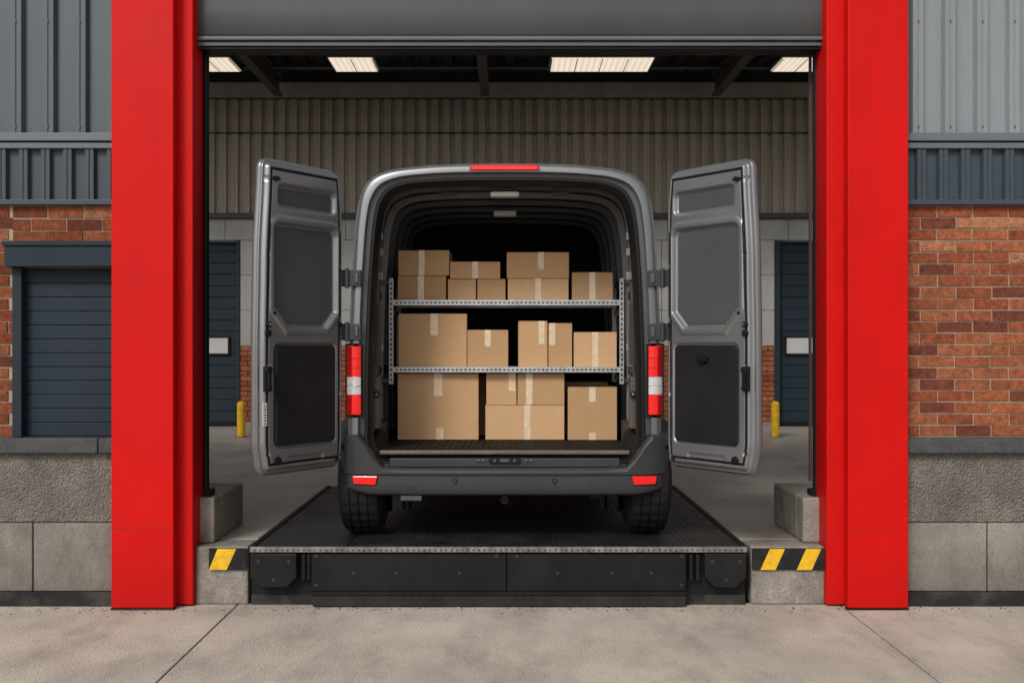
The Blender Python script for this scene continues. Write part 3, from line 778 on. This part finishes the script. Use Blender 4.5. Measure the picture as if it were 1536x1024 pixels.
# ------------------------------------------------------------------ shelving rack
rk=empty('storage_rack')
X0,X1=-.775,.772; Y0=7.58
c=MB()
for z in (1.809,1.358):
    c.box(X0,X1,Y0,Y0+.018,z,z+.037,'galv'); c.box(X0,X1,Y0+.019,8.08,z+.024,z+.034,'galv'); c.box(X0,X1,8.081,8.10,z,z+.037,'galv')
    for i in range(52):
        x=X0+.035+i*(X1-X0-.07)/51
        c.box(x-.008,x+.008,Y0-.0015,Y0,z+.013,z+.023,'hole')
c.obj('shelves',rk,.002,seg=1)
c=MB()
for x in (X0,X1):
    s=1 if x<0 else -1
    for y in (Y0-.02,8.08):
        c.box(x-.015,x+.015,y-.004,y,1.28,1.99,'galv'); c.box(x-.015*s,x-.015*s+.004*s,y,y+.035,1.28,1.99,'galv')
        if y<8:
            z=1.30
            while z<1.97: c.box(x-.006,x+.006,y-.0055,y-.004,z,z+.016,'hole'); z+=.034
    for z in (1.29,1.95): c.box(x-s*.017,x-s*.085,Y0,Y0+.03,z,z+.025,'bow2')
    for z in (1.30,1.75,1.95): c.box(x-.004,x+.004,Y0+.02,8.07,z,z+.03,'galv')
c.obj('uprights',rk,.001,seg=1)

# ------------------------------------------------------------------ cardboard boxes
SB=221.0
def cbox(px0,px1,z0,z1,y0,tapes=(),dep=.36,ci=None,rz=0):
    x0=(px0-760)/SB; x1=(px1-760)/SB
    e=empty('cardboard_box'); k=CARD[random.randrange(3) if ci is None else ci]
    cx,cy=(x0+x1)/2,y0+dep/2; hw=(x1-x0)/2-.002; hd_=dep/2
    e.location=(cx,cy,z0); e.rotation_euler=(0,0,R(rz))
    hh=z1-z0
    m=MB(); t=.0035
    m.box(-hw,hw,-hd_,hd_,.001,hh-t-.001,k)
    m.box(-hw,-.0015,-hd_,hd_,hh-t-.0005,hh,k) ; m.box(.0015,hw,-hd_,hd_,hh-t-.0005,hh,k)
    m.obj('carton',e,.0035,seg=2)
    tp=MB()
    for (tx,tw,a,b_) in tapes:
        xx=-hw+2*hw*tx; za=hh*a; zb=hh*b_
        nseg=6; lowv=[(xx-tw+2*tw*i/nseg,-hd_-.0012,za+ (random.uniform(-.004,.004) if za>.01 else .002)) for i in range(nseg+1)]
        upv=[(xx-tw+2*tw*i/nseg,-hd_-.0012,zb) for i in range(nseg+1)]
        o=len(lowv); tp.add(lowv+upv,[(i,i+1,i+1+o,i+o) for i in range(nseg)],'tape')
        if b_>=1: tp.add([(xx-tw,-hd_-.0012,hh+.0006),(xx+tw,-hd_-.0012,hh+.0006),(xx+tw,hd_,hh+.0006),(xx-tw,hd_,hh+.0006)],[(0,1,2,3)],'tape')
    if tapes: tp.obj('tape',e)
    return e
y=7.64
zt=1.844; zm=1.393; zf=.8995
T=.020
cbox(596,669,zt,zt+.168,y,[(.48,T,0,1)],ci=1,rz=.6); cbox(598,675,zt+.169,zt+.34,y-.005,[(.46,T,0,1)],ci=0,rz=-1.2)
cbox(671,714,zt,zt+.146,y+.01,ci=0,rz=.5); cbox(716,759,zt,zt+.146,y,ci=1,rz=-.5); cbox(674,750,zt+.147,zt+.263,y,[(.5,T,.0,1)],ci=0,rz=1)
cbox(761,853,zt,zt+.15,y,[(.5,T,.0,1)],ci=2,rz=.3); cbox(760,854,zt+.151,zt+.327,y,[(.55,T,.35,1)],ci=0,rz=-.4)
cbox(859,921,zt,zt+.192,y+.01,[(.5,T,0,1)],ci=1,rz=-2)
cbox(597,700,zm,zm+.362,y,[(.52,.025,.6,1)],ci=0,rz=.8)
cbox(701,763,zm,zm+.252,y,[(.5,T,.55,1)],ci=1,rz=-.6)
cbox(777,821,zm,zm+.312,y-.01,[(.8,T,.5,1)],ci=0,rz=.4); cbox(821,859,zm,zm+.298,y+.01,[(.2,T,.5,1)],ci=1,rz=-.6)
cbox(861,926,zm,zm+.237,y,[(.5,T,.0,1)],ci=2,rz=-1)
cbox(596,718,zf,zf+.452,y,[(.5,.028,.66,1),(.52,.025,0,.18)],ci=0,rz=.3)
cbox(728,847,zf,zf+.235,y,[(.53,.022,0,1)],ci=2,rz=-.3); cbox(729,775,zf+.236,zf+.452,y+.01,[(.85,.022,.45,1)],ci=0,rz=.2); cbox(776,847,zf+.236,zf+.452,y,[(.25,.022,0,1)],ci=1,rz=-.2)
cbox(852,926,zf,zf+.358,y-.02,[(.5,.022,.72,1),(.5,.022,0,.14)],ci=1,rz=-1.2)
for (a,b_,zz,h) in ((600,690,zf,.40),(700,800,zf,.42),(810,920,zf,.38)):
    cbox(a,b_,zz,zz+h,8.05,dep=.4)
